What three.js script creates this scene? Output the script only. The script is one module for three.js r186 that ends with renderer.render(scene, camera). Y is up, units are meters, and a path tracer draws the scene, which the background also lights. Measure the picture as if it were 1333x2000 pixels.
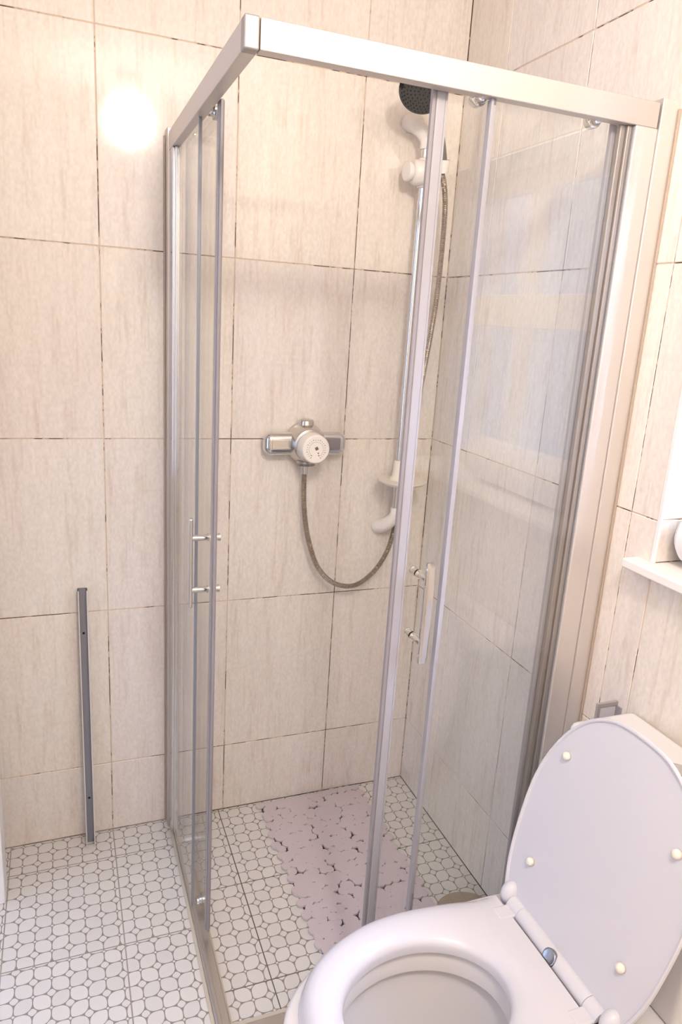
import * as THREE from 'three';
import { RoundedBoxGeometry } from 'three/addons/geometries/RoundedBoxGeometry.js';
import { mergeGeometries, mergeVertices, toCreasedNormals } from 'three/addons/utils/BufferGeometryUtils.js';

// ------------------------------------------------------------------ camera, sky, light, exposure
const scene = new THREE.Scene();
const camera = new THREE.PerspectiveCamera(70.74, 1333 / 2000, 0.02, 40);
camera.position.set(-1.003, 1.441, 1.8465);
camera.rotation.set(-0.2588, -0.3778, 0.0632, 'YXZ');
camera.updateMatrixWorld(true);
scene.add(camera);

const renderer = new THREE.WebGLRenderer({ antialias: true });
renderer.toneMapping = THREE.LinearToneMapping;
renderer.toneMappingExposure = 0.36;
renderer.shadowMap.enabled = true;

const SKY = 125;                                     // overcast daylight outside the window
scene.background = new THREE.Color(0.58, 0.72, 1.0);
scene.backgroundIntensity = SKY;

const LAMP_POS = new THREE.Vector3(-0.668, 2.262, 1.93), LAMP_R = 0.105;
const LAMP_COLOR = new THREE.Color(1.0, 0.93, 0.86), LAMP_POWER = 10;

// ------------------------------------------------------------------ helpers
let seed = 7;
const rnd = () => { seed = (seed * 1664525 + 1013904223) >>> 0; return seed / 4294967296; };
const V = (x, y, z) => new THREE.Vector3(x, y, z);
const taken = {};
const numbered = n => { const k = taken[n] = (taken[n] ?? -1) + 1; return k ? `${n}_${String(k).padStart(3, '0')}` : n; };
function mesh(name, g, m, parent) {
  const o = new THREE.Mesh(Array.isArray(g) ? mergeGeometries(g.map(a => a.index ? a.toNonIndexed() : a).map(strip)) : g, m);
  o.name = parent ? name : numbered(name); o.castShadow = o.receiveShadow = true;
  (parent || scene).add(o); return o;
}
function strip(g) { const r = new THREE.BufferGeometry(); for (const k of ['position', 'normal', 'uv']) if (g.attributes[k]) r.setAttribute(k, g.attributes[k]); if (!r.attributes.uv) r.setAttribute('uv', new THREE.Float32BufferAttribute(new Float32Array(r.attributes.position.count * 2), 2)); return r; }
function thing(name, label, category, [x, y, z] = [0, 0, 0], turn = 0, group) {
  const o = new THREE.Group(); o.name = numbered(name); scene.add(o); o.position.set(x, y, z); o.rotation.y = turn;
  o.userData = { label, category }; if (group) o.userData.group = group; return o;
}
function struct(name) { const o = new THREE.Group(); o.name = numbered(name); o.userData.kind = 'structure'; scene.add(o); return o; }
const T = (g, x = 0, y = 0, z = 0) => g.translate(x, y, z);
const box = (x0, x1, y0, y1, z0, z1, r = 0) => { const w = x1 - x0, h = y1 - y0, d = z1 - z0; const g = r ? new RoundedBoxGeometry(w, h, d, 2, Math.min(r, w / 2.01, h / 2.01, d / 2.01)) : new THREE.BoxGeometry(w, h, d); return g.translate((x0 + x1) / 2, (y0 + y1) / 2, (z0 + z1) / 2); };
function cyl(a, b, r0, r1 = r0, seg = 24) { const d = b.clone().sub(a), g = new THREE.CylinderGeometry(r1, r0, d.length(), seg, 1); g.applyQuaternion(new THREE.Quaternion().setFromUnitVectors(V(0, 1, 0), d.clone().normalize())); const c = a.clone().add(b).multiplyScalar(.5); return g.translate(c.x, c.y, c.z); }
function lathe(pts, seg = 40) { return new THREE.LatheGeometry(pts.map(p => new THREE.Vector2(p[0], p[1])), seg); }
function aim(g, from, dir) { g.applyQuaternion(new THREE.Quaternion().setFromUnitVectors(V(0, 1, 0), dir.clone().normalize())); return g.translate(from.x, from.y, from.z); }
function loft(rings, { capA = false, capB = false, crease = 0.7, flip = false } = {}) {       // closed rings of equal length
  const n = rings[0].length, p = [], idx = [];
  for (const r of rings) for (const v of r) p.push(v.x, v.y, v.z);
  const q = (a, b, c) => flip ? idx.push(a, c, b) : idx.push(a, b, c);
  for (let i = 0; i + 1 < rings.length; i++) for (let j = 0; j < n; j++) { const a = i * n + j, b = i * n + (j + 1) % n, c = a + n, d = b + n; q(a, b, d); q(a, d, c); }
  const cap = (i, rev) => { const c = V(0, 0, 0); rings[i].forEach(v => c.add(v)); c.multiplyScalar(1 / n); p.push(c.x, c.y, c.z); const k = p.length / 3 - 1; for (let j = 0; j < n; j++) { const a = i * n + j, b = i * n + (j + 1) % n; rev ? q(a, k, b) : q(a, b, k); } };
  if (capA) cap(0, true); if (capB) cap(rings.length - 1, false);
  let g = new THREE.BufferGeometry(); g.setAttribute('position', new THREE.Float32BufferAttribute(p, 3)); g.setIndex(idx);
  g = toCreasedNormals(g, crease); g.setAttribute('uv', new THREE.Float32BufferAttribute(new Float32Array(g.attributes.position.count * 2), 2)); return g;
}
function sweep(curve, n, radial, rad) {                                 // tube whose radius follows rad(t)
  const f = curve.computeFrenetFrames(n), rings = [];
  for (let i = 0; i <= n; i++) { const t = i / n, c = curve.getPointAt(t), r = rad(t, i), ring = []; for (let j = 0; j < radial; j++) { const a = j / radial * Math.PI * 2; ring.push(c.clone().addScaledVector(f.normals[i], Math.cos(a) * r).addScaledVector(f.binormals[i], Math.sin(a) * r)); } rings.push(ring); }
  return rings;
}
// ------------------------------------------------------------------ textures (colour, grain and fine relief only)
function noiseTable(s) { const t = new Float32Array(65536); let k = s; for (let i = 0; i < 65536; i++) { k = (k * 1664525 + 1013904223) >>> 0; t[i] = k / 4294967296; } return t; }
function periodic(t, x, y, px, py) {                                     // value noise, period px by py
  const xi = Math.floor(x), yi = Math.floor(y), fx = x - xi, fy = y - yi, u = fx * fx * (3 - 2 * fx), v = fy * fy * (3 - 2 * fy);
  const at = (a, b) => t[((((b % py) + py) % py) * 251 + (((a % px) + px) % px)) & 65535];
  return (at(xi, yi) * (1 - u) + at(xi + 1, yi) * u) * (1 - v) + (at(xi, yi + 1) * (1 - u) + at(xi + 1, yi + 1) * u) * v;
}
function tex(n, fn, srgb = true) {
  const d = new Uint8Array(n * n * 4);
  for (let y = 0; y < n; y++) for (let x = 0; x < n; x++) { const c = fn(x / n, y / n), k = (y * n + x) * 4; d[k] = Math.max(0, Math.min(255, c[0])); d[k + 1] = Math.max(0, Math.min(255, c[1])); d[k + 2] = Math.max(0, Math.min(255, c[2])); d[k + 3] = 255; }
  const t = new THREE.DataTexture(d, n, n); t.wrapS = t.wrapT = THREE.RepeatWrapping; t.magFilter = THREE.LinearFilter; t.minFilter = THREE.LinearMipmapLinearFilter; t.generateMipmaps = true; if (srgb) t.colorSpace = THREE.SRGBColorSpace; t.needsUpdate = true; return t;
}
const N1 = noiseTable(11), N2 = noiseTable(29), N3 = noiseTable(53), N4 = noiseTable(91);
// wall tile print: cream stone with fine vertical veins; one repeat = one metre
const streak = (u, v) => .3 * periodic(N1, u * 48, v * 5, 48, 5) + .36 * periodic(N2, u * 130, v * 10, 130, 10) + .34 * periodic(N3, u * 240, v * 26, 240, 26);
const tileTex = tex(1024, (u, v) => {
  const s = streak(u, v), broad = periodic(N4, u * 9, v * 2, 9, 2), sp = periodic(N1, u * 240, v * 130, 240, 130);
  const vein = Math.max(0, s - .56) * 3.2, pale = Math.max(0, .46 - s) * 1.6, brown = Math.max(0, broad - .6) * .7, f = (sp - .5) * 11;
  return [234 - vein * 12 - brown * 6 + pale * 7 + f, 226 - vein * 15 - brown * 10 + pale * 9 + f, 218 - vein * 17 - brown * 12 + pale * 11 + f];
});
const tileBump = tex(1024, (u, v) => { const s = streak(u, v), sp = periodic(N3, u * 240, v * 140, 240, 140); const g = 128 + (s - .5) * 130 + (sp - .5) * 60; return [g, g, g]; }, false);
// grout: pale with soot-dark mouldy stretches; one repeat = 1.2 m
const groutTex = tex(1024, (u, v) => {
  const a = periodic(N2, u * 14, v * 14, 14, 14), b = periodic(N3, u * 60, v * 60, 60, 60), c = periodic(N1, u * 220, v * 220, 220, 220), k = .45 * a + .35 * b + .2 * c;
  const dark = Math.min(1, Math.max(0, (k - .48) * 7)); return [214 - dark * 128, 190 - dark * 128, 166 - dark * 122];
});
const brushTex = tex(512, (u, v) => { const g = 150 + (periodic(N1, u * 6, v * 250, 6, 250) - .5) * 90; return [g, g, g]; }, false);

// ------------------------------------------------------------------ materials
const P = o => new THREE.MeshPhysicalMaterial(o);
const M = {};
M.tile = [[1, 1, 1], [.985, .97, .965], [1, .985, .955], [.97, .965, .965]].map(c => P({ color: new THREE.Color(...c), map: tileTex, roughness: .075, bumpMap: tileBump, bumpScale: .00002, specularIntensity: 1 }));
M.grout = P({ map: groutTex, roughness: .9 });
M.plaster = P({ color: 0xece4da, roughness: .9 });
M.whitePaint = P({ color: 0xf2eff0, roughness: .35 });
M.cell = [0xdedad6, 0xdbd7d3, 0xe1ddd9].map(c => P({ color: c, roughness: .32 }));
M.printLine = P({ color: 0x928a84, roughness: .45 });
M.floorGrout = P({ color: 0x6e6259, roughness: .9 });
M.alu = P({ color: 0xcdc6c1, metalness: .72, roughness: .42 });
M.jamb = P({ color: 0xddd7d3, metalness: .65, roughness: .42 });
M.satin = P({ color: 0xc9c5c2, metalness: 1, roughness: .36 });
M.chrome = P({ color: 0xdcdcde, metalness: 1, roughness: .1 });
M.hose = P({ color: 0xb3a79a, metalness: 1, roughness: .28 });
M.sill = P({ color: 0xf6f1ee, roughness: .4 });
M.glass = P({ color: new THREE.Color(.994, .997, .99), transmission: 1, thickness: 0, roughness: .0, ior: 1.43 });
M.seal = P({ color: 0xb2afb6, roughness: .3, transmission: .15, thickness: 0 });
M.sealDark = P({ color: 0x8f888a, roughness: .35 });
M.ceramic = P({ color: 0xdfdde1, roughness: .12, clearcoat: .4, clearcoatRoughness: .05 });
M.seat = P({ color: 0xd2d1da, roughness: .22 });
M.ivory = P({ color: 0xefe7dc, roughness: .4 });
M.whitePlastic = P({ color: 0xf3ebe4, roughness: .32 });
M.black = P({ color: 0x4a4744, roughness: .36 });
M.nozzle = P({ color: 0x0f0f11, roughness: .6 });
M.dark = P({ color: 0x231f1f, roughness: .8 });
M.mat = P({ color: 0xd0c3c8, roughness: .55 });
M.matGapShade = P({ color: 0x40373a, roughness: .7 });  // dark colour stands in for shade between the pebbles
M.galv = P({ color: 0x9b9da8, metalness: 1, roughness: .42 });
M.steel = P({ color: 0xb9ac9c, metalness: 1, roughness: .32, anisotropy: .8 });
M.silicone = P({ color: 0xc9bfae, roughness: .6 });
M.pane = P({ color: new THREE.Color(.95, .96, .98), transmission: 1, thickness: 0, roughness: .12 });
M.addedBlind = P({ color: new THREE.Color(.27, .27, .275), transmission: 1, thickness: 0, roughness: 1, specularIntensity: 0 });  // added cover that thins the sky in the passage window
M.water = P({ color: 0xffffff, transmission: 1, thickness: 0, roughness: 0, ior: 1.33 });
M.towel = P({ color: 0xf3f0f4, roughness: .95, sheen: .4 });

// ------------------------------------------------------------------ tiled surfaces
function slab(w, h, d, c, u0 = 0, v0 = 0) {               // face at z = 0, chamfered edge, sides back to -d
  const r = (i, z) => [[i, i, z], [w - i, i, z], [w - i, h - i, z], [i, h - i, z]], L = [r(0, -d), r(0, -c), r(c, 0)], p = [], uv = [];
  const put = (...q) => { for (const k of [0, 1, 2, 0, 2, 3]) { p.push(...q[k]); uv.push(q[k][0] + u0, q[k][1] + v0); } };
  for (let k = 0; k < 2; k++) for (let j = 0; j < 4; j++) put(L[k][j], L[k][(j + 1) % 4], L[k + 1][(j + 1) % 4], L[k + 1][j]);
  put(...L[2]);
  const g = new THREE.BufferGeometry(); g.setAttribute('position', new THREE.Float32BufferAttribute(p, 3)); g.setAttribute('uv', new THREE.Float32BufferAttribute(uv, 2)); g.computeVertexNormals(); return g;
}
const JOINT = .0021, PROUD = .0014;
function layTiles(parent, place, us, vs, hole) {           // place(mesh, u, v): puts the tile whose lower left is (u, v)
  const one = (u0, u1, v0, v1) => {
    if (u1 - u0 < .012 || v1 - v0 < .012) return;
    const g = slab(u1 - u0 - JOINT, v1 - v0 - JOINT, .007, .0011, Math.floor(rnd() * 50) / 13, Math.floor(rnd() * 50) / 17);
    place(mesh('wall_tile', g, M.tile[Math.floor(rnd() * 4)], parent), u0 + JOINT / 2, v0 + JOINT / 2);
  };
  for (let i = 0; i + 1 < us.length; i++) for (let j = 0; j + 1 < vs.length; j++) {
    const [a, b, c, d] = [us[i], us[i + 1], vs[j], vs[j + 1]];
    if (!hole || b <= hole[0] || a >= hole[1] || d <= hole[2] || c >= hole[3]) { one(a, b, c, d); continue; }
    if (a < hole[0]) one(a, hole[0], c, d);
    if (b > hole[1]) one(hole[1], b, c, d);
    const m0 = Math.max(a, hole[0]), m1 = Math.min(b, hole[1]);
    if (c < hole[2]) one(m0, m1, c, hole[2]);
    if (d > hole[3]) one(m0, m1, hole[3], d);
  }
}
function groutBox(x0, x1, y0, y1, z0, z1) { const g = box(x0, x1, y0, y1, z0, z1), p = g.attributes.position, n = g.attributes.normal, uv = g.attributes.uv; for (let i = 0; i < p.count; i++) { const ax = Math.abs(n.getX(i)) > .5, ay = Math.abs(n.getY(i)) > .5; uv.setXY(i, (ax ? p.getZ(i) : p.getX(i)) / 1.2, (ay ? p.getZ(i) : p.getY(i)) / 1.2); } return g; }

const CEIL = 2.46, LEFT = -1.262, END = 2.95;
const ROWS = [0, .2161, .6714, 1.1251, 1.5731, 2.023, CEIL];
const BX = [LEFT, -1.226, -.909, -.5924, -.2754, 0];
const WIN = [.885, 1.62, 1.03, 1.845];                    // z0 z1 y0 y1 of the opening in the right wall
// back wall
const wallBack = struct('wall_back');
mesh('grout_bed', groutBox(LEFT - .15, .25, 0, CEIL, -.15, -PROUD), M.grout, wallBack);
layTiles(wallBack, (t, u, v) => t.position.set(u, v, 0), BX, ROWS);
// right wall with the window opening
const wallRight = struct('wall_right');
mesh('grout_bed', [groutBox(PROUD, .25, 0, WIN[2], 0, END), groutBox(PROUD, .25, WIN[3], CEIL, 0, END), groutBox(PROUD, .25, WIN[2], WIN[3], 0, WIN[0] - PROUD), groutBox(PROUD, .25, WIN[2], WIN[3], WIN[1] + PROUD, END)], M.grout, wallRight);
const RZ = [0, .1946, .5041, .811, 1.124, 1.437, 1.75, 2.063, 2.376, 2.689, END];
layTiles(wallRight, (t, u, v) => { t.rotation.y = -Math.PI / 2; t.position.set(0, v, u); }, RZ, ROWS, WIN);
// tiled reveals of the opening
const VS = [1.047, 1.1285, 1.5731, WIN[3]];
layTiles(wallRight, (t, u, v) => t.position.set(u, v, WIN[0]), [.001, .13], VS);
layTiles(wallRight, (t, u, v) => { t.rotation.y = Math.PI; t.position.set(.131 - u, v, WIN[1]); }, [.001, .13], VS);
// left wall and its white door frame, far wall, ceiling
const wallLeft = struct('wall_left');
const DZ = [.2045, 1.06], DH = 2.0;
mesh('grout_bed', [groutBox(LEFT - .15, LEFT - PROUD, 0, CEIL, 0, DZ[0]), groutBox(LEFT - .15, LEFT - PROUD, 0, CEIL, DZ[1], END), groutBox(LEFT - .15, LEFT - PROUD, DH, CEIL, DZ[0], DZ[1])], M.grout, wallLeft);
layTiles(wallLeft, (t, u, v) => { t.rotation.y = Math.PI / 2; t.position.set(LEFT, v, -u); }, [-2.95, -2.67, -2.35, -2.03, -1.72, -1.4, -1.085, -.77, -.46, -.14, 0], ROWS, [-1.135, -.13, -1, 2.08]);
const wallFront = struct('wall_front');
mesh('plaster', box(LEFT - .15, .25, 0, CEIL, END, END + .15), M.plaster, wallFront);
const ceiling = struct('ceiling');
mesh('plaster', box(LEFT - .15, .25, CEIL, CEIL + .15, -.15, END + .15), M.plaster, ceiling);
const trim = struct('trim_1');
mesh('frame_board', [box(LEFT - .16, -1.176, 0, DH + .08, .13, DZ[0], .004), box(LEFT - .16, -1.176, 0, DH + .08, DZ[1], 1.135, .004), box(LEFT - .16, -1.176, DH, DH + .08, DZ[0] - .004, DZ[1] + .004, .004)], M.whitePaint, trim);
// unseen passage beyond the open doorway; sheet added over its window dims the sky
const hall = struct('wall_passage'), HX = -2.75;
mesh('plaster', [box(HX - .1, HX, -.1, .55, -.7, 2.1), box(HX - .1, HX, 2.25, CEIL, -.7, 2.1), box(HX - .1, HX, .55, 2.25, -.7, -.25), box(HX - .1, HX, .55, 2.25, 1.6, 2.1), box(HX, LEFT - .15, -.1, CEIL, -.8, -.7), box(HX, LEFT - .15, -.1, CEIL, 2.1, 2.2), box(HX, LEFT - .15, CEIL, CEIL + .1, -.8, 2.2)], M.plaster, hall);
mesh('passage_floor', box(HX, LEFT - .15, -.1, -.002, -.7, 2.1), P({ color: 0xa89c90, roughness: .6 }), hall);
const win2 = struct('window_2');
mesh('added_blind', box(HX - .03, HX - .028, .54, 2.26, -.26, 1.61), M.addedBlind, win2);  // added screen, cuts the sky to a soft fill through the doorway

// ------------------------------------------------------------------ floor: printed-mosaic tiles, each shape with its own low relief
const floor = struct('floor');
mesh('grout_bed', box(-.7315, .25, -.1, -.0024, -.15, END + .15), M.floorGrout, floor);
mesh('grout_bed', box(LEFT - .15, -.7315, -.1, -.0018, -.15, END + .15), P({ color: 0xb9b0a8, roughness: .9 }), floor);
const PITCH = .0373, OX = -.6582, OZ = .4559;
const clip = (poly, x0, x1, z0, z1) => {
  for (const [k, lim, s] of [[0, x0, 1], [0, x1, -1], [1, z0, 1], [1, z1, -1]]) {
    const out = []; for (let i = 0; i < poly.length; i++) { const a = poly[i], b = poly[(i + 1) % poly.length], da = (a[k] - lim) * s, db = (b[k] - lim) * s; if (da >= 0) out.push(a); if (da * db < 0) { const t = da / (da - db); out.push([a[0] + (b[0] - a[0]) * t, a[1] + (b[1] - a[1]) * t]); } } poly = out; if (!poly.length) break;
  } return poly;
};
const chaikin = poly => poly.flatMap((a, i) => { const b = poly[(i + 1) % poly.length]; return [[a[0] * .75 + b[0] * .25, a[1] * .75 + b[1] * .25], [a[0] * .25 + b[0] * .75, a[1] * .25 + b[1] * .75]]; });
function prism(poly, y0, y1) {
  const p = []; let cx = 0, cz = 0; for (const [x, z] of poly) { cx += x / poly.length; cz += z / poly.length; }
  for (let i = 0; i < poly.length; i++) { const a = poly[i], b = poly[(i + 1) % poly.length]; p.push(cx, y1, cz, b[0], y1, b[1], a[0], y1, a[1], a[0], y0, a[1], a[0], y1, a[1], b[0], y1, b[1], a[0], y0, a[1], b[0], y1, b[1], b[0], y0, b[1]); }
  const g = new THREE.BufferGeometry(); g.setAttribute('position', new THREE.Float32BufferAttribute(p, 3)); g.setAttribute('uv', new THREE.Float32BufferAttribute(new Float32Array(p.length / 3 * 2), 2)); g.computeVertexNormals(); return g;
}
const area = q => { let s = 0; for (let i = 0; i < q.length; i++) { const a = q[i], b = q[(i + 1) % q.length]; s += a[0] * b[1] - a[1] * b[0]; } return s / 2; };
const cells = [];
function floorTile(x0, x1, z0, z1) {
  const e = .0009; x0 += e; x1 -= e; z0 += e; z1 -= e;
  const t = mesh('floor_tile', slab(x1 - x0, z1 - z0, .008, .0006), M.printLine, floor); t.rotation.x = -Math.PI / 2; t.position.set(x0, -.0006, z1);
  const add = q => { q = clip(q, x0 + .0005, x1 - .0005, z0 + .0005, z1 - .0005); if (q.length < 3) return; if (area(q) < 0) q.reverse(); if (area(q) < 2e-6) return; cells.push({ q, t, x0, z1 }); };
  const a = .0122, b = .0052, g = .00105;
  for (let i = Math.floor((x0 - OX) / PITCH) - 1; i <= (x1 - OX) / PITCH + 1; i++) for (let j = Math.floor((z0 - OZ) / PITCH) - 1; j <= (z1 - OZ) / PITCH + 1; j++) {
    const X = OX + i * PITCH, Z = OZ + j * PITCH, ev = (i + j) % 2 === 0, c = k => (k % 2 === 0) === ev ? a : b, h = PITCH, m = g;
    const q = [[X + c(0), Z + m], [X + h - c(1), Z + m], [X + h - m, Z + c(1)], [X + h - m, Z + h - c(2)], [X + h - c(2), Z + h - m], [X + c(3), Z + h - m], [X + m, Z + h - c(3)], [X + m, Z + c(0)]];
    add(chaikin(chaikin(q)));
    const s = (ev ? a : b) - g * 1.6, r = s * .2;
    add(ev ? [[X - s + r, Z - r], [X - r, Z - s + r], [X + r, Z - s + r], [X + s - r, Z - r], [X + s - r, Z + r], [X + r, Z + s - r], [X - r, Z + s - r], [X - s + r, Z + r]] : [[X - s, Z], [X, Z - s], [X + s, Z], [X, Z + s]]);
  }
}
const ZL = [0, .112, .412, .712, 1.012, 1.312], ZR = [0, .307, .606, .906, 1.206];
for (const [xs, zs] of [[[LEFT, -1.174, -.909, -.7315], ZL], [[-.7315, -.607, -.305, 0], ZR]]) for (let i = 0; i + 1 < xs.length; i++) for (let j = 0; j + 1 < zs.length; j++) if (zs[j + 1] - zs[j] > .02) floorTile(xs[i], xs[i + 1], zs[j], zs[j + 1]);
floorTile(LEFT, -.6, 1.312, END); floorTile(-.6, 0, 1.206, END);
{
  const seen = c => { const [cx, cz] = c.q.reduce((s, p) => [s[0] + p[0] / c.q.length, s[1] + p[1] / c.q.length], [0, 0]); const n = V(cx, 0, cz).project(camera); const hid = cx > -.7 && cz > .66; const d = Math.hypot(cx + 1.003, 1.441, cz - 1.8465); return Math.abs(n.x) > 1.02 || Math.abs(n.y) > 1.02 || hid ? -1 : Math.abs(area(c.q)) / d ** 3; };
  cells.forEach(c => c.s = seen(c)); cells.sort((a, b) => b.s - a.s);
  const rest = [];
  cells.forEach((c, k) => {
    const loc = c.q.map(([x, z]) => [x, z]);
    if (k < 300) { const g = prism(loc, 0, .0004); const m = mesh('mosaic_cell', g, M.cell[Math.floor(rnd() * 3)], c.t); g.translate(-c.x0, .0006 - .00055, -c.z1); g.rotateX(Math.PI / 2); }
    else rest.push(prism(loc, -.0006, -.0002));
  });
  const r = mesh('mosaic_cells', rest, M.cell[0], floor); r.userData.kind = 'stuff';
}

// ------------------------------------------------------------------ window
const win = struct('window_1');
const FX = .125, mid = [1.255, 1.315], tr = [1.452, 1.535];
const bar = (z0, z1, y0, y1, x0 = FX, x1 = FX + .06) => box(x0, x1, y0, y1, z0, z1, .006);
mesh('window_frame', [bar(WIN[0], WIN[0] + .045, WIN[2], WIN[3]), bar(WIN[1] - .045, WIN[1], WIN[2], WIN[3]), bar(mid[0], mid[1], WIN[2], WIN[3]), ...[[WIN[0] + .045, mid[0]], [mid[1], WIN[1] - .045]].flatMap(([a, b]) => [[WIN[2], 1.085], [WIN[3] - .05, WIN[3]], tr].map(([c, d]) => box(FX + .003, FX + .057, c, d, a - .004, b + .004, .003)))], M.whitePaint, win);
for (const [z0, z1] of [[WIN[0] + .045, mid[0]], [mid[1], WIN[1] - .045]]) for (const [y0, y1] of [[1.085, tr[0]], [tr[1], WIN[3] - .05]]) mesh('window_pane', box(FX + .028, FX + .034, y0 - .003, y1 + .003, z0 - .003, z1 + .003), M.pane, win);
mesh('window_sill', box(-.034, FX + .002, 1.028, 1.0465, .842, 1.66, .004), M.sill, win);
mesh('edge_trim', [box(-.0015, .003, 1.0465, WIN[3], WIN[0] - .007, WIN[0] + .0015, .001), box(-.0015, .003, 1.0465, WIN[3], WIN[1] - .0015, WIN[1] + .007, .001)], M.whitePaint, win);
mesh('head_lining', box(.002, FX, WIN[3] - .004, WIN[3], WIN[0], WIN[1]), M.whitePaint, win);
mesh('outside_wall', box(2.7, 2.9, -1, 2.75, -3, 6), P({ color: 0x2e2a29, roughness: .95 }), struct('wall_added_outside'));  // unseen dark wall, added to block low sky and dim the panes
mesh('outside_ground', box(.25, 2.7, -1, -.8, -3, 6), P({ color: 0x45413e, roughness: .95 }), struct('ground'));
// white towel roll lying on the sill
{
  const t = thing('rolled_towel', 'white towel rolled up and lying on the window sill at the right edge', 'towel', [.0625, 1.047, .904]);
  const sp = []; for (let i = 0; i <= 70; i++) { const a = i / 70 * Math.PI * 2 * 3.2, r = .012 + .047 * i / 70; sp.push([Math.cos(a) * r, Math.sin(a) * r + .059]); }
  const rings = [], L = .43; const prof = (z, k) => [...sp.map(p => V(p[0] * k, .059 + (p[1] - .059) * k, z)), ...sp.slice().reverse().map(p => { const d = Math.hypot(p[0], p[1] - .059), f = (d - .009) / d; return V(p[0] * f * k, .059 + (p[1] - .059) * f * k, z); })];
  for (const [z, k] of [[0, .9], [.006, .97], [.02, 1], [L - .02, 1], [L - .006, .97], [L, .9]]) rings.push(prof(z, k));
  mesh('towel_spiral', loft(rings, { crease: 1.2 }), M.towel, t);
  mesh('towel_core', aim(lathe([[0, 0], [.052, 0], [.055, .004], [.055, .406], [.052, .41], [0, .41]], 36), V(0, .059, .01), V(0, 0, 1)), M.towel, t);
}

// ------------------------------------------------------------------ ceiling lamp
{
  const t = thing('ceiling_lamp', 'glowing round crystal ceiling lamp mirrored in the tiles at upper left', 'lamp', LAMP_POS.toArray());
  const g = new THREE.IcosahedronGeometry(LAMP_R, 4), p = g.attributes.position; for (let i = 0; i < p.count; i++) { const v = V(p.getX(i), p.getY(i), p.getZ(i)), a = Math.atan2(v.z, v.x), b = Math.asin(v.y / v.length()); v.multiplyScalar(1 + .03 * Math.sin(a * 14) * Math.sin(b * 16)); p.setXYZ(i, v.x, v.y, v.z); } g.computeVertexNormals();
  mesh('lamp_globe', g, P({ color: 0x111111, emissive: LAMP_COLOR, emissiveIntensity: 26, roughness: .6 }), t);
  mesh('ceiling_rose', [T(lathe([[0, 0], [.055, 0], [.055, .012], [.045, .02], [0, .02]]), 0, CEIL - LAMP_POS.y - .0205, 0), cyl(V(0, LAMP_R * .95, 0), V(0, CEIL - LAMP_POS.y - .02, 0), .008)], M.chrome, t);
  const beads = []; for (let k = 0; k < 18; k++) { const a = k / 18 * Math.PI * 2; beads.push(T(new THREE.OctahedronGeometry(.012), Math.cos(a) * .07, -.098, Math.sin(a) * .07)); }
  mesh('crystal_fringe', beads, P({ color: 0xffffff, transmission: 1, thickness: .01, roughness: 0, ior: 1.5 }), t).userData.kind = 'stuff';
  const l = new THREE.PointLight(LAMP_COLOR, LAMP_POWER); l.position.copy(LAMP_POS); l.castShadow = true; l.shadow.radius = LAMP_R / .02 * .8; scene.add(l);
}

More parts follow.
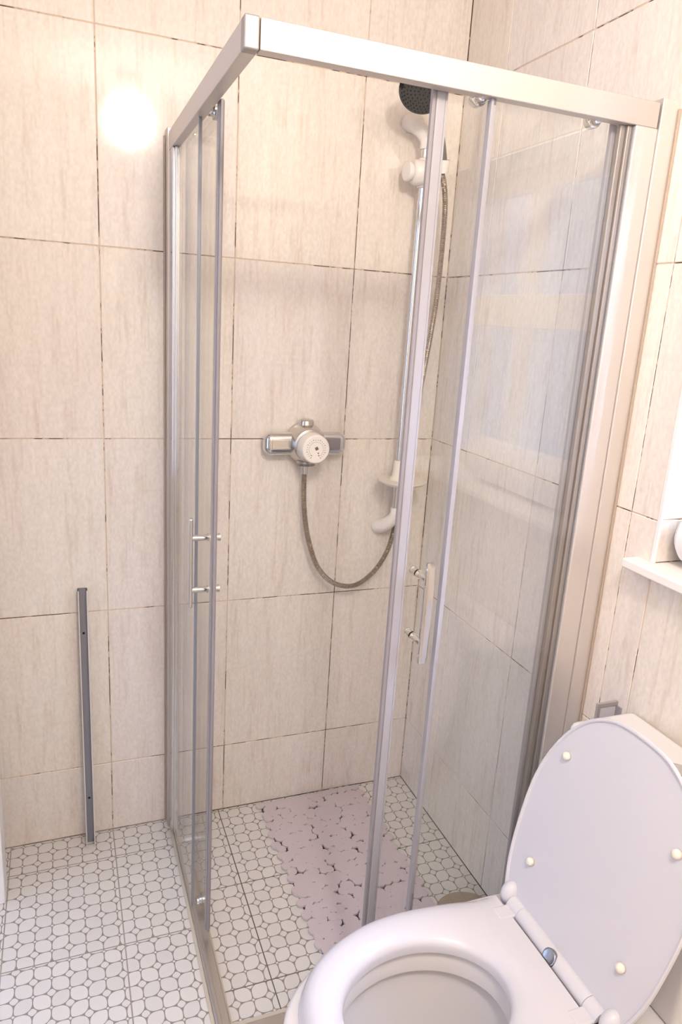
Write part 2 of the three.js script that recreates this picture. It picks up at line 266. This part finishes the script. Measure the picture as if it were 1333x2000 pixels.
// ------------------------------------------------------------------ shower enclosure
const XO = -.756, ZO = .764, YB = 1.789, YT = 1.829;      // outer faces, underside and top of the head rails
{
  const t = thing('shower_enclosure', 'square shower enclosure frame of satin aluminium rails and fixed glass panes in the tiled corner', 'shower');
  mesh('head_rail', [box(XO, XO + .022, YB, YT, .03, ZO - .022, .0015), box(XO + .022, XO + .03, YB + .012, YT - .004, .03, ZO - .03, .001)], M.alu, t);
  mesh('head_rail', [box(XO + .022, -.04, YB, YT, ZO - .022, ZO, .0015), box(XO + .03, -.04, YB + .012, YT - .004, ZO - .03, ZO - .022, .001)], M.alu, t);
  const cp = mesh('corner_cap', box(XO - .0008, XO + .021, YB - .0015, YT + .0008, ZO - .021, ZO + .0008, .003), P({ color: 0xa59f9a, metalness: .6, roughness: .5 }), t); cp.userData.label = 'grey cap joining the two head rails';
  // uprights: wall channel and jamb on each wall, jamb grooved
  mesh('wall_channel', [box(XO - .004, XO + .03, .0, YT + .008, 0, .034, .002)], M.alu, t);
  mesh('wall_channel', [box(-.037, 0, .0, YT + .008, ZO - .032, ZO + .003, .002)], M.jamb, t);
  mesh('jamb', [box(XO, XO + .024, .02, YB, .034, .083, .004), box(XO + .006, XO + .018, .02, YB, .083, .093, .003)], M.chrome, t);
  mesh('jamb', [box(-.084, -.037, .02, YB + .0005, ZO - .024, ZO, .003)], M.jamb, t);
  mesh('jamb_lip', [box(-.094, -.084, .02, YB, ZO - .018, ZO - .008, .002), box(-.105, -.094, .02, YB, ZO - .024, ZO - .013, .002)], P({ color: 0xa39c98, metalness: .6, roughness: .45 }), t);
  mesh('gasket', box(-.0862, -.0838, .02, YB, ZO - .009, ZO - .0065, .0006), P({ color: 0x6d7078, roughness: .6 }), t);
  const bead = P({ color: 0xb3a292, roughness: .6 });
  mesh('silicone_bead', box(XO - .009, XO - .004, 0, YT - .005, 0, .004, .0015), bead, t);
  mesh('silicone_bead', box(-.004, 0, 0, YT - .005, ZO + .003, ZO + .008, .0015), bead, t);
  // sill profiles on the floor and their bead
  mesh('floor_rail', [box(-.748, -.718, 0, .012, .012, .70, .004), box(-.744, -.738, .01, .026, .03, .70, .001)], M.satin, t);
  mesh('floor_rail', [box(-.748, -.04, 0, .014, .70, .752, .004), box(-.74, -.04, .012, .028, .742, .748, .001)], M.satin, t);
  mesh('floor_bead', box(-.756, -.748, 0, .004, .0, .70, .0015), M.silicone, t);
  mesh('floor_bead', [box(-.718, -.714, 0, .004, .0, .69, .0015), box(-.718, 0, 0, .006, .686, .702, .002)], M.silicone, t);
  // fixed panes with their edge strip
  const GX = XO + .012, GZ = ZO - .012, fl = .362, fr = -.357;
  const p1 = mesh('fixed_pane', box(GX - .003, GX + .003, .02, YB + .006, .088, fl), M.glass, t);
  mesh('pane_edge', box(GX - .0034, GX + .0034, .02, YB, fl, fl + .004, .001), P({ color: 0x8d8f98, roughness: .3, metalness: .4 }), p1);
  const p2 = mesh('fixed_pane', box(fr, -.088, .02, YB + .006, GZ - .003, GZ + .003), M.glass, t);
  mesh('edge_strip', [box(fr - .004, fr + .005, .02, YB, GZ - .005, GZ + .003, .001), box(fr - .002, fr + .003, .02, YB, GZ - .014, GZ - .005, .001)], M.seal, p2);
}
// sliding doors: glass, edge seal, handle, four rollers
function roller(parent, at, n) { const a = V(...at), d = V(...n); const r = mesh('roller', [aim(lathe([[0, 0], [.009, 0], [.0095, .002], [.0095, .009], [.014, .0095], [.015, .011], [.015, .022], [.013, .024], [0, .024]], 24), a.clone().addScaledVector(d, -.012), d)], M.chrome, parent); return r; }
{
  const GX = -.7245, z0 = .105, z1 = .463;
  const t = thing('sliding_door', 'sliding glass shower door at left, pushed open towards the wall with a chrome bar handle', 'shower door', [0, 0, 0], 0);
  mesh('glass', box(GX - .003, GX + .003, .03, YB + .012, z0, z1 - .006), M.glass, t);
  mesh('edge_seal', [box(GX - .0055, GX + .0055, .034, YB + .01, z1 - .012, z1, .002), box(GX - .003, GX + .003, .034, YB + .01, z1, z1 + .006, .002)], M.sealDark, t);
  mesh('back_seal', box(GX - .0045, GX + .0045, .034, YB + .01, z0 - .006, z0 + .004, .001), M.seal, t);
  for (const z of [.175, .395]) { roller(t, [GX, YB + .006, z], [1, 0, 0]); roller(t, [GX, .042, z - .02], [1, 0, 0]); }
  const hz = .417, hx = GX - .04, h = mesh('handle', new RoundedBoxGeometry(.009, .196, .014, 3, .004).translate(hx, .935, hz), M.chrome, t);
  for (const y of [.99, .876]) mesh('standoff', [cyl(V(hx, y, hz), V(GX - .003, y, hz), .0065), cyl(V(GX - .0055, y, hz), V(GX - .003, y, hz), .008), cyl(V(GX + .003, y, hz), V(GX + .019, y, hz), .0075), cyl(V(GX + .017, y, hz), V(GX + .021, y, hz), .0085)], M.chrome, h);
}
{
  const GZ = .7325, x0 = -.452, x1 = -.107;
  const t = thing('sliding_door', 'sliding glass shower door behind the toilet, facing the room, with a lavender grey edge strip and a curved handle', 'shower door', [0, 0, 0], 0);
  mesh('glass', box(x0 + .008, x1, .03, YB + .012, GZ - .003, GZ + .003), M.glass, t);
  const es = mesh('edge_seal', [box(x0 + .004, x0 + .02, .034, YB + .01, GZ - .006, GZ + .006, .0025), box(x0 + .02, x0 + .024, .034, YB + .01, GZ - .0045, GZ + .0045, .001)], M.seal, t);
  mesh('seal_lip', box(x0 - .003, x0 + .004, .034, YB + .01, GZ - .004, GZ + .0052, .002), M.sealDark, es);
  mesh('back_seal', box(x1 - .004, x1 + .006, .034, YB + .01, GZ - .0045, GZ + .0045, .001), M.seal, t);
  for (const x of [-.372, -.148]) { roller(t, [x, YB + .006, GZ], [0, 0, -1]); roller(t, [x, .042, GZ], [0, 0, -1]); }
  const hx = -.4, hz = GZ + .042, rings = [];
  for (let i = 0; i <= 24; i++) { const s = i / 24 * 2 - 1, y = .938 + s * .097, k = Math.sqrt(Math.max(0, 1 - Math.pow(Math.abs(s), 18))), w = .0088 * (.85 + .15 * k), d = .0052 * (.8 + .2 * k), bow = .0025 * (1 - s * s), ring = []; for (let j = 0; j < 16; j++) { const a = j / 16 * Math.PI * 2, c = Math.cos(a), n = Math.sin(a); ring.push(V(hx + Math.sign(c) * Math.pow(Math.abs(c), .35) * w, y, hz + bow + Math.sign(n) * Math.pow(Math.abs(n), .35) * d)); } rings.push(ring); }
  const h = mesh('handle', loft(rings, { capA: true, capB: true, flip: true }), M.chrome, t);
  for (const y of [1.0, .876]) mesh('standoff', [cyl(V(hx, y, hz + .003), V(hx, y, GZ + .003), .0065), cyl(V(hx, y, GZ + .003), V(hx, y, GZ + .0055), .0085), cyl(V(hx, y, GZ - .019), V(hx, y, GZ - .003), .0075), cyl(V(hx, y, GZ - .021), V(hx, y, GZ - .017), .0085)], M.chrome, h);
}

// ------------------------------------------------------------------ shower fittings
const MX = -.395, MY = 1.118;
{
  const t = thing('shower_mixer', 'chrome thermostatic shower mixer bar with a white dial on the back wall', 'shower valve');
  const cut = (x0, x1, r, z0) => new RoundedBoxGeometry(x1 - x0, .062, r, 6, .0215).translate((x0 + x1) / 2, MY, z0 + r / 2);
  mesh('mixer_bar', [cut(-.513, -.283, .046, .003)], M.chrome, t);
  for (const x of [-.468, -.325]) mesh('wall_elbow', aim(lathe([[0, 0], [.027, 0], [.027, .003], [.02, .006], [0, .006]], 28), V(x, MY, 0), V(0, 0, 1)), M.satin, t);
  mesh('valve_body', [aim(lathe([[0, 0], [.05, 0], [.054, .006], [.0545, .022], [.051, .042], [.046, .058], [.0445, .064], [.0425, .067], [.0385, .0675], [0, .0675]], 48), V(MX, MY, .001), V(0, 0, 1)), T(lathe([[0, 0], [.018, 0], [.024, .012], [.028, .03], [0, .03]].map(p => p).reverse().map(p => [p[0], -p[1]]), 32), MX, MY - .028, .028), T(lathe([[0, 0], [.026, 0], [.021, .02], [.0205, .03], [.018, .033], [0, .033]], 32), MX, MY + .03, .024)], P({ color: 0xcfcac5, metalness: 1, roughness: .22 }), t);
  const d = mesh('dial', aim(lathe([[0, .0], [.0365, 0], [.0385, .003], [.038, .04], [.036, .045], [.034, .046], [.0335, .0455], [0, .0455]], 48), V(MX, MY - .001, .069), V(0, 0, 1)), M.whitePlastic, t);
  mesh('dial_ring', aim(lathe([[.0385, 0], [.042, 0], [.042, .005], [.0385, .006]], 48), V(MX, MY - .001, .063), V(0, 0, 1)), M.chrome, t);
  const ticks = [], F = .1147, ci = (r, a) => [MX + Math.cos(a) * r, MY - .001 + Math.sin(a) * r];
  for (let k = 0; k < 22; k++) { const a = Math.PI * 1.32 - k / 21 * Math.PI * 1.66, [x, y] = ci(.0245 + (k % 3 ? 0 : .001), a); ticks.push(T(new THREE.BoxGeometry(.0016, k % 3 ? .0018 : .0034, .0004).rotateZ(a + Math.PI / 2), x, y, F)); }
  for (let k = 0; k < 40; k++) { const a = Math.PI * 1.32 - k / 39 * Math.PI * 1.66, [x, y] = ci(.0195, a); ticks.push(T(new THREE.BoxGeometry(.0032, .0005, .0003).rotateZ(a + Math.PI / 2), x, y, F)); }
  mesh('dial_mark', ticks, P({ color: 0x8d8884, roughness: .6 }), d);
  mesh('dial_pointer', T(new THREE.BoxGeometry(.008, .008, .0016).rotateZ(.5), MX + .001, MY + .0015, F + .0005), P({ color: 0x77736f, roughness: .4 }), d);
  mesh('dial_dot', [[.006, -.0105], [.0075, -.0165], [-.0125, -.0165]].map(([x, y], i) => aim(lathe([[0, 0], [.0018 - i * .0003, 0], [.0016 - i * .0003, .0007], [0, .0009]], 12), V(MX + x, MY + y, F - .0002), V(0, 0, 1))), P({ color: 0x463f3c, roughness: .5 }), d);
}
const RX = -.1275, RZc = .058;
{
  const t = thing('slide_rail', 'chrome shower riser rail with white elbow brackets beside the corner', 'shower rail');
  mesh('rail_bar', cyl(V(RX, .925, RZc), V(RX, 1.885, RZc), .0096, .0096, 28), M.chrome, t);
  const elbow = up => { const s = up ? 1 : -1, y = up ? 1.868 : .938; const c = new THREE.CatmullRomCurve3([V(RX, y, RZc), V(RX, y + s * .02, RZc), V(RX - .008, y + s * .042, RZc * .8), V(RX - .02, y + s * .062, RZc * .36), V(RX - .024, y + s * .069, .0)]); return sweep(c, 22, 22, u => .0138 + .0085 * u); };
  for (const up of [true, false]) mesh('bracket', loft(elbow(up), { capA: true, capB: true, flip: true }), M.whitePlastic, t);
}
{
  const t = thing('soap_dish', 'small round ivory soap dish clipped on the lower riser rail', 'soap dish', [RX, 1.012, RZc]);
  mesh('dish', lathe([[.011, .0], [.05, .0], [.063, .006], [.068, .011], [.0675, .0135], [.062, .0115], [.045, .009], [.011, .0085], [.011, 0]], 56).translate(0, 0, .028), M.ivory, t);
  mesh('clip_collar', lathe([[.0098, .0], [.03, .0], [.024, .012], [.019, .018], [.0165, .032], [.0145, .062], [.0112, .063], [.0098, .062]], 40), M.ivory, t);
}
const HB = V(-.092, 1.836, .092), HD = V(-.2, 1.966, .165);       // handset: foot of the handle, centre of the head
{
  const t = thing('handset_holder', 'white sliding handset holder with a round knob high on the riser rail', 'holder', [RX, 1.812, RZc]);
  mesh('slider_body', [aim(lathe([[0, 0], [.021, 0], [.029, .006], [.031, .02], [.031, .05], [.026, .062], [0, .064]], 40), V(-.035, 0, .004), V(1, 0, .05)), lathe([[.0, -.034], [.0135, -.034], [.0145, -.03], [.015, .03], [.0135, .036], [0, .036]], 28)], M.whitePlastic, t);
  mesh('lock_knob', aim(lathe([[0, 0], [.014, 0], [.022, .004], [.024, .012], [.0235, .018], [.02, .0185], [0, .0185]], 14), V(-.032, 0, .003), V(-1, 0, .06)), M.whitePlastic, t);
  const d = HB.clone().sub(V(RX, 1.812, RZc));
  mesh('holder_cup', aim(lathe([[.0125, 0], [.0165, 0], [.0185, .03], [.0155, .03], [.0125, 0]], 28), d.clone().add(V(0, -.022, -.004)), V(-.12, 1, .25)), M.whitePlastic, t);
}
{
  const t = thing('shower_handset', 'black shower handset with a round nozzle face hanging in the holder', 'shower head');
  const face = V(-.36, -.72, .62).normalize(), back = face.clone().negate();
  const neck = HD.clone().addScaledVector(back, .012);
  const c = new THREE.CatmullRomCurve3([HB.clone().add(V(.001, -.025, -.004)), HB.clone(), HB.clone().lerp(neck, .4).add(V(.012, .004, -.004)), HB.clone().lerp(neck, .75).add(V(.012, .012, -.004)), neck]);
  mesh('handle', loft(sweep(c, 30, 20, u => .0098 + .006 * Math.sin(u * 2.4) * u + (u < .12 ? -.002 : 0)), { capA: true, capB: true, flip: true }), M.black, t);
  const h = mesh('spray_head', aim(lathe([[0, .028], [.018, .027], [.04, .018], [.052, .004], [.0545, -.004], [.0535, -.008], [.051, -.009], [0, -.009]].reverse().map(p => [p[0], p[1]]), 56), HD, back), M.black, t);
  const nz = [], e1 = V(1, 0, 0).cross(face).normalize(), e2 = face.clone().cross(e1);
  for (const [r, n] of [[.008, 6], [.017, 12], [.026, 18], [.034, 24], [.041, 28], [.047, 32]]) for (let k = 0; k < n; k++) { const a = (k + r * 90) / n * Math.PI * 2; nz.push(aim(new THREE.CylinderGeometry(.0011, .0015, .0026, 6), HD.clone().addScaledVector(face, .0098).addScaledVector(e1, Math.cos(a) * r).addScaledVector(e2, Math.sin(a) * r), face)); }
  mesh('nozzles', nz, M.nozzle, h).userData.kind = 'stuff';
  mesh('mode_lever', box(-.005, .005, -.009, .009, -.004, .012, .002).applyQuaternion(new THREE.Quaternion().setFromUnitVectors(V(0, 0, 1), face)).translate(...HD.clone().addScaledVector(e2, -.05).addScaledVector(face, .002).toArray()), M.nozzle, t);
}
{
  const t = thing('shower_hose', 'ribbed metal shower hose looping from the mixer up behind the riser rail', 'hose');
  const pts = [[-.3955, 1.052, .028], [-.3955, 1.0, .03], [-.392, .93, .035], [-.378, .85, .04], [-.345, .765, .045], [-.295, .718, .047], [-.235, .707, .047], [-.178, .74, .044], [-.132, .80, .034], [-.104, .88, .018], [-.09, .97, .0092], [-.082, 1.06, .0092], [-.077, 1.16, .02], [-.072, 1.3, .045], [-.067, 1.5, .073], [-.067, 1.66, .08], [-.073, 1.75, .085], [-.084, 1.795, .088], [-.091, 1.813, .089]].map(p => V(...p));
  const c = new THREE.CatmullRomCurve3(pts, false, 'centripetal'), n = 1500;
  mesh('hose_tube', loft(sweep(c, n, 9, (u, i) => .0066 + .0009 * [1, 1, -.4, -1][i % 4]), { crease: 1.1, flip: true }), M.hose, t);
  mesh('hose_nut', [cyl(V(-.3955, 1.058, .028), V(-.3955, 1.035, .0285), .0105, .009), ], M.chrome, t);
}
{
  const t = thing('drain_cover', 'round brushed steel drain cover on the shower floor by the right wall', 'drain', [-.088, 0, .592]);
  mesh('cover_plate', lathe([[0, .012], [.06, .0115], [.082, .009], [.0865, .0065], [.0875, .003], [.087, 0], [0, 0]].reverse(), 64), M.steel, t);
}
// ------------------------------------------------------------------ pebble bath mat
{
  const X0 = -.483, X1 = -.155, Z0 = .014, Z1 = .606;
  const t = thing('bath_mat', 'pale mauve pebble bath mat with dark gaps lying on the shower floor', 'bath mat', [(X0 + X1) / 2, 0, (Z0 + Z1) / 2], .012);
  const w = X1 - X0, l = Z1 - Z0, pts = [], rows = 27, colsN = 15;
  for (let j = 0; j < rows; j++) for (let i = 0; i < colsN; i++) pts.push([(-.5 + (i + .5 + (j % 2 ? .25 : -.25)) / colsN) * w + (rnd() - .5) * .011, (-.5 + (j + .5) / rows) * l + (rnd() - .5) * .010]);
  const g = [];
  for (const [px, pz] of pts) {
    const top = .0072 + rnd() * .0003, r = .0131 + rnd() * .0024, el = .88 + rnd() * .2, rot = rnd() * 3.14, n = 14, rings = [];
    for (const [k, y] of [[1, .0016], [1, .0062], [.965, top]]) { const ring = []; for (let i = 0; i < n; i++) { const a = -i / n * Math.PI * 2, x = Math.cos(a) * r * k * el, z = Math.sin(a) * r * k / el; ring.push(V(px + x * Math.cos(rot) - z * Math.sin(rot), y, pz + x * Math.sin(rot) + z * Math.cos(rot))); } rings.push(ring); }
    g.push(loft(rings, { capB: true, crease: .4 }));
  }
  mesh('pebble_sheet', g, M.mat, t);
  mesh('gap_shade_sheet', box(-w / 2 + .004, w / 2 - .004, .0006, .0024, -l / 2 + .003, l / 2 - .003), M.matGapShade, t);  // dark sheet added under the pebbles to paint the shade in their gaps
}
// ------------------------------------------------------------------ loose metal channel on the left
{
  const t = thing('metal_channel', 'narrow galvanised metal channel standing upright against the tiled wall at left', 'metal profile', [-.9705, .0, .059]);
  const H = .74, w = .0115, d = .024, rings = [], q = [[-w, .0], [-w, d], [-w + .0022, d], [-w + .0022, .002], [w - .0022, .002], [w - .0022, d], [w, d], [w, 0]];
  for (const y of [0, H]) rings.push(q.map(([x, z]) => V(x, y, z)));
  const g = loft(rings, { crease: .3, flip: true }), lean = Math.atan2(.0335, H); g.translate(0, 0, -d); g.rotateX(-lean); g.translate(0, .0012, 0);
  const ch = mesh('channel', g, M.galv, t);
  for (const x of [-w + .0011, w - .0011]) mesh('flange_edge', box(x - .0014, x + .0014, 0, H, -.0006, .0008, .0005).rotateX(-lean).translate(0, .0012, 0), P({ color: 0xd8d4d2, roughness: .4 }), t);
  for (const y of [.615, .135]) mesh('screw_hole', aim(new THREE.CylinderGeometry(.0032, .0032, .0012, 16), V(0, y * Math.cos(lean) + (-d + .0022) * Math.sin(lean) * -1 + .0018, (-d + .0022) * Math.cos(lean) - y * Math.sin(lean)), V(0, Math.sin(lean), Math.cos(lean))), M.dark, t);
}

// ------------------------------------------------------------------ toilet
const ZC = 1.0755, HXc = -.262;
{
  const prof = [[0, .15], [.04, .165], [.08, .175], [.14, .182], [.21, .1845], [.268, .176], [.332, .151], [.376, .119], [.398, .09], [.412, .058], [.417, .025], [.4175, 0]];
  const curve = new THREE.CatmullRomCurve3(prof.map(([s, w]) => V(s, w, 0)), false, 'centripetal');
  const half = curve.getSpacedPoints(36);
  const outline = (L) => { const k = L / .4175, r = half.map(p => [p.x * k, p.y]), f = r.slice(0, -1).reverse().map(p => [p[0], -p[1]]); return r.concat(f); };   // from the hinge out to the tip and back
  const polar = (poly, cx, n) => { const out = []; for (let i = 0; i < n; i++) { const a = i / n * Math.PI * 2, dx = Math.cos(a), dz = Math.sin(a); let best = 0; for (let j = 0; j < poly.length; j++) { const p = poly[j], q = poly[(j + 1) % poly.length], ex = q[0] - p[0], ez = q[1] - p[1], det = dx * -ez + dz * ex; if (Math.abs(det) < 1e-12) continue; const px = p[0] - cx, pz = p[1], s = (px * -ez + pz * ex) / det, u = (dx * pz - dz * px) / det; if (s > 0 && u >= -1e-6 && u <= 1 + 1e-6) best = Math.max(best, s); } out.push([cx + dx * best, dz * best]); } return out; };
  const t = thing('toilet', 'white ceramic close-coupled toilet with raised lid in the right foreground', 'toilet', [0, 0, ZC]);
  const N = 72, SX = s => HXc - s;                         // s runs from the hinge to the front of the bowl
  const ring = (s0, s1, w, y, n = 2.3, back = 4) => { const r = [], c = (s0 + s1) / 2, a = (s1 - s0) / 2; for (let i = 0; i < N; i++) { const an = i / N * Math.PI * 2, co = Math.cos(an), si = Math.sin(an), e = co > 0 ? 2 / n : 2 / back; r.push(V(SX(c + Math.sign(co) * Math.pow(Math.abs(co), e) * a), y, Math.sign(si) * Math.pow(Math.abs(si), co > 0 ? 2 / n : 2 / back) * w)); } return r; };
  const bowl = [ring(.0 - .2, .26, .098, 0), ring(-.2, .262, .1, .012), ring(-.2, .25, .096, .03), ring(-.2, .28, .1, .12), ring(-.21, .345, .118, .22), ring(-.225, .42, .155, .31), ring(-.235, .456, .178, .358), ring(-.235, .4655, .186, .378), ring(-.235, .464, .186, .388), ring(-.23, .456, .18, .393)];
  const hole = (s0, s1, w, y) => ring(s0, s1, w, y, 2, 2);
  const inner = [hole(.085, .385, .118, .393), hole(.09, .38, .113, .388), hole(.092, .378, .111, .352), hole(.078, .39, .122, .344), hole(.082, .386, .119, .32), hole(.10, .36, .10, .26), hole(.12, .31, .075, .205), hole(.14, .27, .05, .165), hole(.16, .25, .03, .14)];
  mesh('pan', loft([...bowl, ...inner], { capA: true, capB: true, crease: .9 }), M.ceramic, t);
  mesh('water', (() => { const g = new THREE.CircleGeometry(1, 40); g.rotateX(-Math.PI / 2); g.scale(.09, 1, .07); return g.translate(SX(.213), .198, 0); })(), M.water, t);
  // seat ring
  const so = polar(outline(.437).map(([s, w]) => [Math.max(s, .0155), w * .968]), .225, N), si = so.map((_, i) => { const a = i / N * Math.PI * 2, c = Math.cos(a), n = Math.sin(a), k = 1 / Math.sqrt((c / .138) ** 2 + (n / .104) ** 2); return [.235 + c * k, n * k]; });
  const cs = [[.0, .3975], [.0, .409], [.03, .416], [.09, .421], [.22, .4265], [.42, .4305], [.6, .431], [.76, .4275], [.88, .420], [.955, .4095], [.99, .400], [1, .3965], [.93, .3955], [.0, .3975]];
  const seat = mesh('seat', loft(cs.map(([f, y]) => so.map((o, i) => { const k = Math.max(0, Math.min(1, (.05 - o[0]) / .03)), q = f > .6 && y > .4 ? k : 0; return V(SX(si[i][0] + (o[0] - si[i][0]) * f), y + (.4305 - y) * q, si[i][1] + (o[1] - si[i][1]) * f); })), { crease: 1.0, flip: false }), M.seat, t);
  for (const z of [-1, 1]) mesh('seat_lug', [box(SX(.045), HXc, .408, .4315, z * .106 - .0148, z * .106 + .0148, .004), cyl(V(HXc + .002, .4265, z * .106 - .0148), V(HXc + .002, .4265, z * .106 + .0148), .0165, .0165, 28)], M.seat, seat);
  // hinge
  const hinge = mesh('hinge_bar', [cyl(V(HXc + .002, .4265, -.0905), V(HXc + .002, .4265, .0905), .0168, .0168, 32), box(HXc - .009, HXc + .013, .397, .428, -.0905, .0905, .004)], M.seat, t);
  mesh('hinge_bolt', aim(lathe([[0, -.004], [.0142, -.004], [.0145, .0015], [.0125, .003], [.011, .0015], [0, .0018]], 28), V(HXc - .0115, .4345, .004), V(-.86, .5, 0)), P({ color: 0x9a9aa0, metalness: 1, roughness: .15 }), hinge);
  // lid, hinged up and leaning back on the cistern
  const lt = 15 * Math.PI / 180, up = V(Math.sin(lt), Math.cos(lt), 0), nrm = V(-Math.cos(lt), Math.sin(lt), 0), base = V(HXc, .428, 0).addScaledVector(nrm, .0);
  const lo = outline(.417), lp = (s, w, n) => base.clone().addScaledVector(up, s).addScaledVector(nrm, n).add(V(0, 0, w));
  const lr = (k, n) => lo.map(([s, w]) => lp(.205 + (s - .205) * k, w * k, n));
  const lid = mesh('lid', loft([lr(.9, -.002), lr(.962, -.002), lr(.972, .0012), lr(.982, .0018), lr(.994, .0008), lr(1, -.002), lr(.99, -.0055), lr(.955, -.009), lr(.85, -.011)], { capA: true, capB: true, crease: .6, flip: false }), M.seat, t);
  for (const [s, w] of [[.30, -.127], [.30, .127], [.092, -.1165], [.092, .1165]]) mesh('buffer', aim(lathe([[0, 0], [.0078, 0], [.0074, .005], [.0066, .0085], [.0035, .0105], [0, .011]], 20), lp(s, w, -.0025), nrm), M.ivory, lid);
  for (const z of [-1, 1]) mesh('lid_lug', new THREE.SphereGeometry(1, 28, 20).scale(.0185, .024, .0165).rotateZ(-lt).translate(HXc + .004, .4365, z * .1355), M.seat, lid);
  // cistern
  mesh('cistern', [box(-.145, -.004, .385, .725, -.166, .166, .022)], M.ceramic, t);
  const cl = mesh('cistern_lid', [box(-.156, -.002, .718, .76, -.173, .173, .017)], M.ceramic, t);
  const b = mesh('flush_button', [T(lathe([[0, 0], [.032, 0], [.036, .0015], [.0355, .004], [.031, .0048], [.0295, .003], [0, .003]], 48), -.09, .7595, .026)], M.chrome, cl);
  mesh('button_half', T(new THREE.CylinderGeometry(.027, .028, .004, 30, 1, false, 0, Math.PI), -.0895, .7642, .026), M.chrome, b);
  mesh('button_half', T(new THREE.CylinderGeometry(.027, .028, .004, 30, 1, false, Math.PI, Math.PI), -.0905, .7642, .026), M.chrome, b);
}
// small metal holder on the right wall between shower and cistern
{
  const t = thing('wall_holder', 'small grey metal open-fronted holder fixed to the tiled wall behind the toilet lid', 'holder', [0, .7525, .862]);
  const grey = P({ color: 0xaaa4a6, metalness: .35, roughness: .5 });
  mesh('shell', [box(-.05, 0, -.009, 0, -.006, 0, .001), box(-.05, -.042, -.14, -.009, -.006, 0, .001), box(-.003, 0, -.14, -.009, -.006, .012, .001)], grey, t);
  mesh('back_panel', box(-.042, -.003, -.139, -.009, -.0055, -.0025), P({ color: 0xcfccd6, roughness: .4 }), t);
}

renderer.render(scene, camera);
